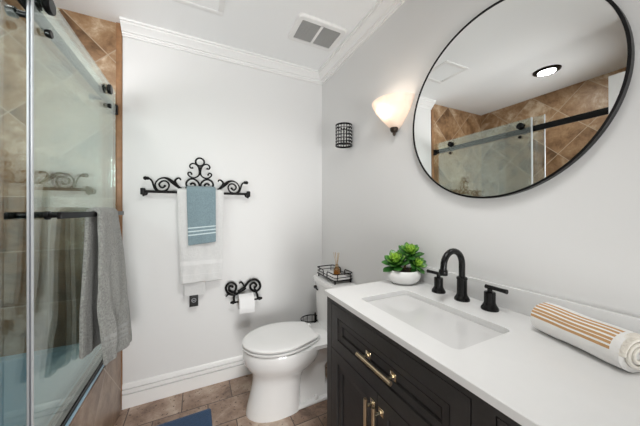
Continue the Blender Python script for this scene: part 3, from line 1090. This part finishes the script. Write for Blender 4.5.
# underside
loft(bm, [rrect(sx0 - .02, sx1 + .02, sy0 - .02, sy1 + .02, .03, Z0 - .0005), rrect(sx0 - .018, sx1 + .018, sy0 - .018, sy1 + .018, .03, CT - .12), rrect(sx0 + .03, sx1 - .03, sy0 + .04, sy1 - .04, .03, CT - .165)], False, True)
obj('basin', bm, M_sink, t, 40)
bm = NB(); lathe(bm, [(0, 0), (.018, 0), (.022, .002), (.024, .0005), (.024, -.003), (0, -.003)], (.70, .61, CT - .1475), 24); obj('drain', bm, M_bronze, t)

# ---------------------------------------------------------------- faucet set
FXX, FY = .912, .627
BASE = [(0, 0), (.027, 0), (.0275, .004), (.025, .010), (.021, .016), (.0185, .022)]
t = thing('faucet_spout', 'black gooseneck faucet spout standing between its two lever handles', 'faucet', (FXX, FY, CT))
bm = NB(); lathe(bm, BASE + [(.0175, .028), (.0175, .078), (.019, .080), (.019, .086), (.014, .090), (0, .090)], (FXX, FY, CT), 28); obj('body', bm, M_bronze, t)
bm = NB()
R = .0515
cz = CT + .139
pts = [(FXX, FY, CT + .088), (FXX, FY, cz - .02), (FXX, FY, cz)]
pts += [(FXX - R + R * math.cos(a), FY, cz + R * math.sin(a)) for a in [PI * k / 14 for k in range(1, 14)]]
pts += [(FXX - 2 * R, FY, cz), (FXX - 2 * R - .002, FY, cz - .016)]
tube(bm, pts, .0112, 16); obj('neck', bm, M_bronze, t)
bm = NB(); lathe(bm, [(0, -.032), (.014, -.032), (.0152, -.030), (.0152, -.016), (.0135, -.012), (0, -.012)], (FXX - 2 * R - .002, FY, cz), 22); obj('aerator', bm, M_bronze, t)


def handle(y, s, label):
    t = thing('lever_tap', label, 'tap', (FXX, y, CT), 'lever taps')
    bm = NB(); lathe(bm, BASE + [(.0175, .026), (.0175, .058), (.0165, .061), (.008, .063), (.0075, .073), (0, .073)], (FXX, y, CT), 28); obj('body', bm, M_bronze, t)
    bm = NB()
    P = [Vector((FXX, y - s * .014, CT + .077)), Vector((FXX, y + s * .02, CT + .077)), Vector((FXX - .001, y + s * .045, CT + .0765)), Vector((FXX - .001, y + s * .055, CT + .0765))]
    tube(bm, P, [.0072, .0066, .0068, .0078], 14)
    obj('lever', bm, M_bronze, t)


handle(.731, 1, 'black lever tap on the counter beside the potted succulent')
handle(.525, -1, 'black lever tap on the counter beside the rolled striped towel')

# ---------------------------------------------------------------- succulent
PXX, PYY = .881, .904
t = thing('potted_succulent', 'green succulent in a low round white bowl at the counter corner', 'plant', (PXX, PYY, CT))
bm = NB()
lathe(bm, [(0, .001), (.048, .001), (.056, .004), (.073, .018), (.081, .036), (.0805, .050), (.075, .063), (.072, .065), (.069, .063), (.070, .050), (.062, .044), (0, .044)], (PXX, PYY, CT), 44); obj('bowl', bm, M_bowl, t, 50)
bm = NB(); lathe(bm, [(.0695, .056), (.04, .059), (0, .060)], (PXX, PYY, CT), 28)
for v in bm.verts:
    v.co.z += .004 * noise.noise(v.co * 90)
obj('soil', bm, M_soil, t)


def leaf(bm, lay, base, dirv_, up, L, Wd, young):
    """a thick pointed leaf: cross-sections along its length, cupped upward"""
    dirv_ = dirv_.normalized()
    side = dirv_.cross(up).normalized()
    nrm = side.cross(dirv_).normalized()
    rings = []
    n = 9
    for i in range(n + 1):
        u = i / n
        wv = Wd * (0.35 + .65 * math.sin(min(1, u * 1.35) * PI / 2)) * (1 - max(0, (u - .6) / .4) ** 2.2) + .0003
        th = .0042 * (1 - .55 * u)
        c = base + dirv_ * (L * u) + nrm * (L * .20 * u * u)
        ring = []
        for k in range(10):
            a = 2 * PI * k / 10
            x, y = math.cos(a) * wv, math.sin(a) * th
            ring.append(c + side * x + nrm * (y + .22 * x * x / max(Wd, .001)))
        rings.append(ring)
    before = len(bm.verts)
    vr = loft(bm, rings)
    for i, ring in enumerate(vr):
        for v in ring:
            v[lay] = young * (.75 + .35 * i / n) + .10 * (i / n) ** 4


def rosette(c, axis, size, n, parent, elev0=-.1, elev1=1.35):
    axis = axis.normalized()
    e1 = axis.orthogonal().normalized()
    e2 = axis.cross(e1)
    bm = NB()
    lay = bm.verts.layers.float.new('young')
    for k in range(n):
        q = k / (n - 1)                       # 0 outer .. 1 inner
        a = k * 2.39996
        el = elev0 + (elev1 - elev0) * q ** .9
        rad = e1 * math.cos(a) + e2 * math.sin(a)
        d = rad * math.cos(el) + axis * math.sin(el)
        base = c + axis * (.016 * q * size / .05) + rad * (.006 * (1 - q))
        L = size * (1.0 - .52 * q) * random.uniform(.92, 1.08)
        leaf(bm, lay, base, d, axis, L, L * (.27 + .05 * q), .08 + .82 * q)
    return obj('rosette', bm, M_leaf, parent, 60)


pz = CT + .060
rosette(Vector((PXX - .024, PYY + .012, pz + .022)), Vector((-.50, -.30, 1)), .078, 30, t, -.05, 1.2)
rosette(Vector((PXX + .026, PYY - .016, pz + .068)), Vector((-.30, -.45, 1)), .066, 26, t, -.05, 1.2)
rosette(Vector((PXX + .034, PYY - .042, pz + .026)), Vector((-.15, -.95, .65)), .054, 22, t, 0, 1.2)
bm = NB()
tube(bm, spline([(PXX + .008, PYY, pz - .006), (PXX + .014, PYY - .004, pz + .03), (PXX + .020, PYY - .012, pz + .060)], 5), .0055, 8)
tube(bm, spline([(PXX - .012, PYY + .006, pz - .006), (PXX - .024, PYY + .012, pz + .024)], 5), .006, 8)
tube(bm, spline([(PXX + .016, PYY - .022, pz - .006), (PXX + .030, PYY - .040, pz + .03)], 5), .0045, 8)
obj('stem', bm, pmat('succulent_stem', (.16, .12, .05), .8), t)

# ---------------------------------------------------------------- rolled towel
t = thing('rolled_towel', 'rolled white hand towel with tan stripes and fringed end on the counter', 'towel', (.876, .28, CT))
A0, A1 = Vector((.900, .372, CT)), Vector((.838, .184, CT))
ax = (A1 - A0).normalized()
sd = Vector((ax.y, -ax.x, 0)).normalized()          # points towards the room (-x side)
if sd.x > 0:
    sd = -sd
RW, RH = .045, .0395
bm = NB()
rings = []
NA, NL = 120, 26
for i in range(NL + 1):
    u = i / NL
    c = A0.lerp(A1, u)
    cap = min(1.0, .80 + u * 6) if u < .04 else 1.0
    sag = 1 + .03 * math.sin(u * 9) - .06 * max(0, u - .6)
    ring = []
    for k in range(NA):
        a = 2 * PI * k / NA
        ca, sa = math.cos(a), math.sin(a)
        x = RW * cap * math.copysign(abs(ca) ** .9, ca) * (1.05 - .0 * u)
        z = RH * cap * sag * math.copysign(abs(sa) ** .9, sa)
        wob = .0012 * noise.noise(Vector((u * 9, math.cos(a) * 2, math.sin(a) * 2)))
        p = c + sd * (x + wob) + Vector((0, 0, RH + z * (1 + wob * 10)))
        if p.z < CT + .0006:
            p.z = CT + .0006
        ring.append(p)
    rings.append(ring)


def roll_m(i, k):
    deg = 360 * k / NA
    if i >= NL - 2 or i < 1:
        return 0
    if 4 <= deg <= 88 and ((deg - 4) % 14.4) < 9.2:
        return 1
    return 0


loft(bm, rings, True, True, mats=roll_m)
obj('roll', bm, [M_whitecot, M_tan], t, 50)
# spiral layers at the open end
bm = NB()
pts = []
for k in range(90):
    a = k / 90 * 2 * PI * 2.6
    q = 1 - .30 * a / (2 * PI)
    rr2 = max(.12, q)
    pts.append(A1 + ax * (.004 + .0) + sd * (RW * .93 * rr2 * math.cos(a)) + Vector((0, 0, RH + RH * .90 * rr2 * math.sin(a))))
tube(bm, pts, .0045, 8); obj('rolled_layer', bm, M_cream, t, 60)
bm = NB()
for k in range(26):
    deg = 2 + k * 4.2
    a = math.radians(deg)
    b0 = A1 - ax * .002 + sd * (RW * 1.01 * math.cos(a)) + Vector((0, 0, RH + RH * 1.01 * math.sin(a)))
    tube(bm, [b0 - ax * .006, b0 + ax * .006 + sd * .0015 * random.uniform(-1, 1), b0 + ax * .012 + Vector((0, 0, random.uniform(-.004, .001)))], [.0016, .0016, .001], 5)
fr = obj('fringe', bm, M_cream, t)

# ---------------------------------------------------------------- round mirror
MY, MZ, MR = .571, 1.655, .350
t = thing('round_mirror', 'large round wall mirror with thin black frame above the vanity', 'mirror', (XW - .0006, MY, MZ - MR))
bm = NB(); lathe(bm, [(0, -.020), (MR - .006, -.020), (MR - .006, -.006), (0, -.006)], (XW, MY, MZ), 128, 'x'); obj('mirror_glass', bm, M_mirror, t)
bm = NB(); lathe(bm, [(MR - .0052, -.0225), (MR + .001, -.0225), (MR + .0015, -.022), (MR + .0015, -.001), (MR - .0052, -.001), (MR - .0052, -.0225)], (XW, MY, MZ), 128, 'x'); obj('frame', bm, M_black, t)

t.rotation_euler = (0, -math.radians(0.38), 0)      # hangs with its top leaning a little off the wall

# ---------------------------------------------------------------- wall sconce
SY, SZ = 1.055, 1.845
t = thing('wall_sconce', 'lit white alabaster half-bowl wall sconce beside the round mirror', 'wall lamp', (XW, SY, SZ - .15))
bm = NB()
prof = [(.12, -.146), (.32, -.126), (.53, -.097), (.72, -.066), (.87, -.037), (.96, -.014), (1.0, 0.0)]
rings = []
for r, h in prof:
    rings.append([(XW - .002 - .140 * r * math.sin(PI * k / 24), SY + .128 * r * math.cos(PI * k / 24), SZ + h) for k in range(25)])
inner = []
for r, h in reversed(prof):
    r2 = max(.02, r - .035)
    inner.append([(XW - .002 - .140 * r2 * math.sin(PI * k / 24), SY + .128 * r2 * math.cos(PI * k / 24), SZ + h + .004) for k in range(25)])
allr = rings + inner
loft(bm, allr, True, True, closed=False)


def shade_mat():
    m, nt, b = new_mat('lit_alabaster')
    N = nt.nodes.new
    L = nt.links.new
    tc = N('ShaderNodeTexCoord')
    nz = N('ShaderNodeTexNoise')
    nz.inputs['Scale'].default_value = 11
    nz.inputs['Detail'].default_value = 5
    nz.inputs['Distortion'].default_value = 1.5
    L(tc.outputs['Object'], nz.inputs['Vector'])
    cr = N('ShaderNodeValToRGB')
    cr.color_ramp.elements[0].position = .3
    cr.color_ramp.elements[0].color = (.94, .84, .76, 1)
    cr.color_ramp.elements[1].position = .7
    cr.color_ramp.elements[1].color = (1.0, .93, .86, 1)
    L(nz.outputs['Fac'], cr.inputs[0])
    L(cr.outputs[0], b.inputs['Base Color'])
    L(cr.outputs[0], b.inputs['Emission Color'])
    b.inputs['Emission Strength'].default_value = .10
    b.inputs['Roughness'].default_value = .3
    trl = N('ShaderNodeBsdfTranslucent')
    L(cr.outputs[0], trl.inputs['Color'])
    mx = N('ShaderNodeMixShader')
    mx.inputs[0].default_value = .55
    L(b.outputs[0], mx.inputs[1])
    L(trl.outputs[0], mx.inputs[2])
    L(mx.outputs[0], nt.nodes['Material Output'].inputs[0])
    return m


obj('shade', bm, shade_mat(), t, 50)
bm = NB()
lathe(bm, [(0, -.180), (.005, -.179), (.009, -.170), (.008, -.164), (.018, -.157), (.022, -.147), (.022, -.137), (0, -.137)], (XW - .0225, SY, SZ), 20); obj('finial', bm, pmat('dark_bronze', (.05, .035, .025), .35, metal=.6), t)
bm = NB(); blob(bm, (XW - .066, SY, SZ - .062), .018); obj('bulb', bm, emit_mat('bulb_glow', (1, .86, .70), 5), t)
d = bpy.data.lights.new('sconce_bulb', 'POINT'); d.energy = 0.38; d.color = (1.0, .87, .74); d.shadow_soft_size = .012
lo = bpy.data.objects.new('sconce_bulb', d); lo.location = (XW - .090, SY, SZ - .050); C.objects.link(lo)

# ---------------------------------------------------------------- lattice candle sconce
LX, LY, L0, L1, LR = .926, 1.516, 1.711, 1.855, .0565
t = thing('lattice_sconce', 'small black lattice cylinder candle holder mounted high on the right wall', 'candle holder', (XW, LY, L0))
for z in (L0 + .004, L1 - .003):
    bm = NB(); lathe(bm, [(LR - .004, -.006), (LR + .003, -.006), (LR + .003, .006), (LR - .004, .006), (LR - .004, -.006)], (LX, LY, z), 40); obj('hoop', bm, M_black, t)
bm = NB()
nv = 18
for k in range(nv):
    a = 2 * PI * k / nv
    tube(bm, [(LX + LR * math.cos(a), LY + LR * math.sin(a), L0 + .004), (LX + LR * math.cos(a), LY + LR * math.sin(a), L1 - .003)], .0025, 6)
for i in range(1, 6):
    z = L0 + (L1 - L0) * i / 6
    tube(bm, [(LX + LR * math.cos(2 * PI * k / 40), LY + LR * math.sin(2 * PI * k / 40), z) for k in range(40)], .0023, 6, True)
obj('lattice', bm, M_black, t)
bm = NB()
for i in range(6):
    for k in range(nv):
        a = 2 * PI * (k + .5) / nv
        z = L0 + (L1 - L0) * (i + .5) / 6
        b2 = bmesh.ops.create_icosphere(bm, subdivisions=1, radius=.0052, matrix=Matrix.Translation((LX + (LR - .001) * math.cos(a), LY + (LR - .001) * math.sin(a), z)))
bd = obj('beads', bm, M_pearl, t); bd['label'] = 'frosted bead lining'
bm = NB(); box(bm, LX + LR - .002, XW - .0005, LY - .018, LY + .018, L0 + .03, L1 - .03, .002); obj('wall_plate', bm, M_black, t)

# ---------------------------------------------------------------- bath mat
bm = NB()
ang = math.radians(1)
cr_ = Vector((.075, 1.728, 0))
ring0 = rrect(-.40, 0, -.60, 0, .022, 0, 5)
def rug_ring(z, i):
    out = []
    for x, y, _ in rrect(-.40 + i, -i, -.60 + i, -i, .014, 0, 5):
        out.append((cr_.x + x * math.cos(ang) - y * math.sin(ang), cr_.y + x * math.sin(ang) + y * math.cos(ang), z))
    return out
loft(bm, [rug_ring(.0006, .004), rug_ring(.004, 0), rug_ring(.010, 0), rug_ring(.014, .005), rug_ring(.015, .02)])
tag(obj('bath_mat', bm, M_rug), 'navy blue pile bath mat on the brown tile floor', 'bath mat')
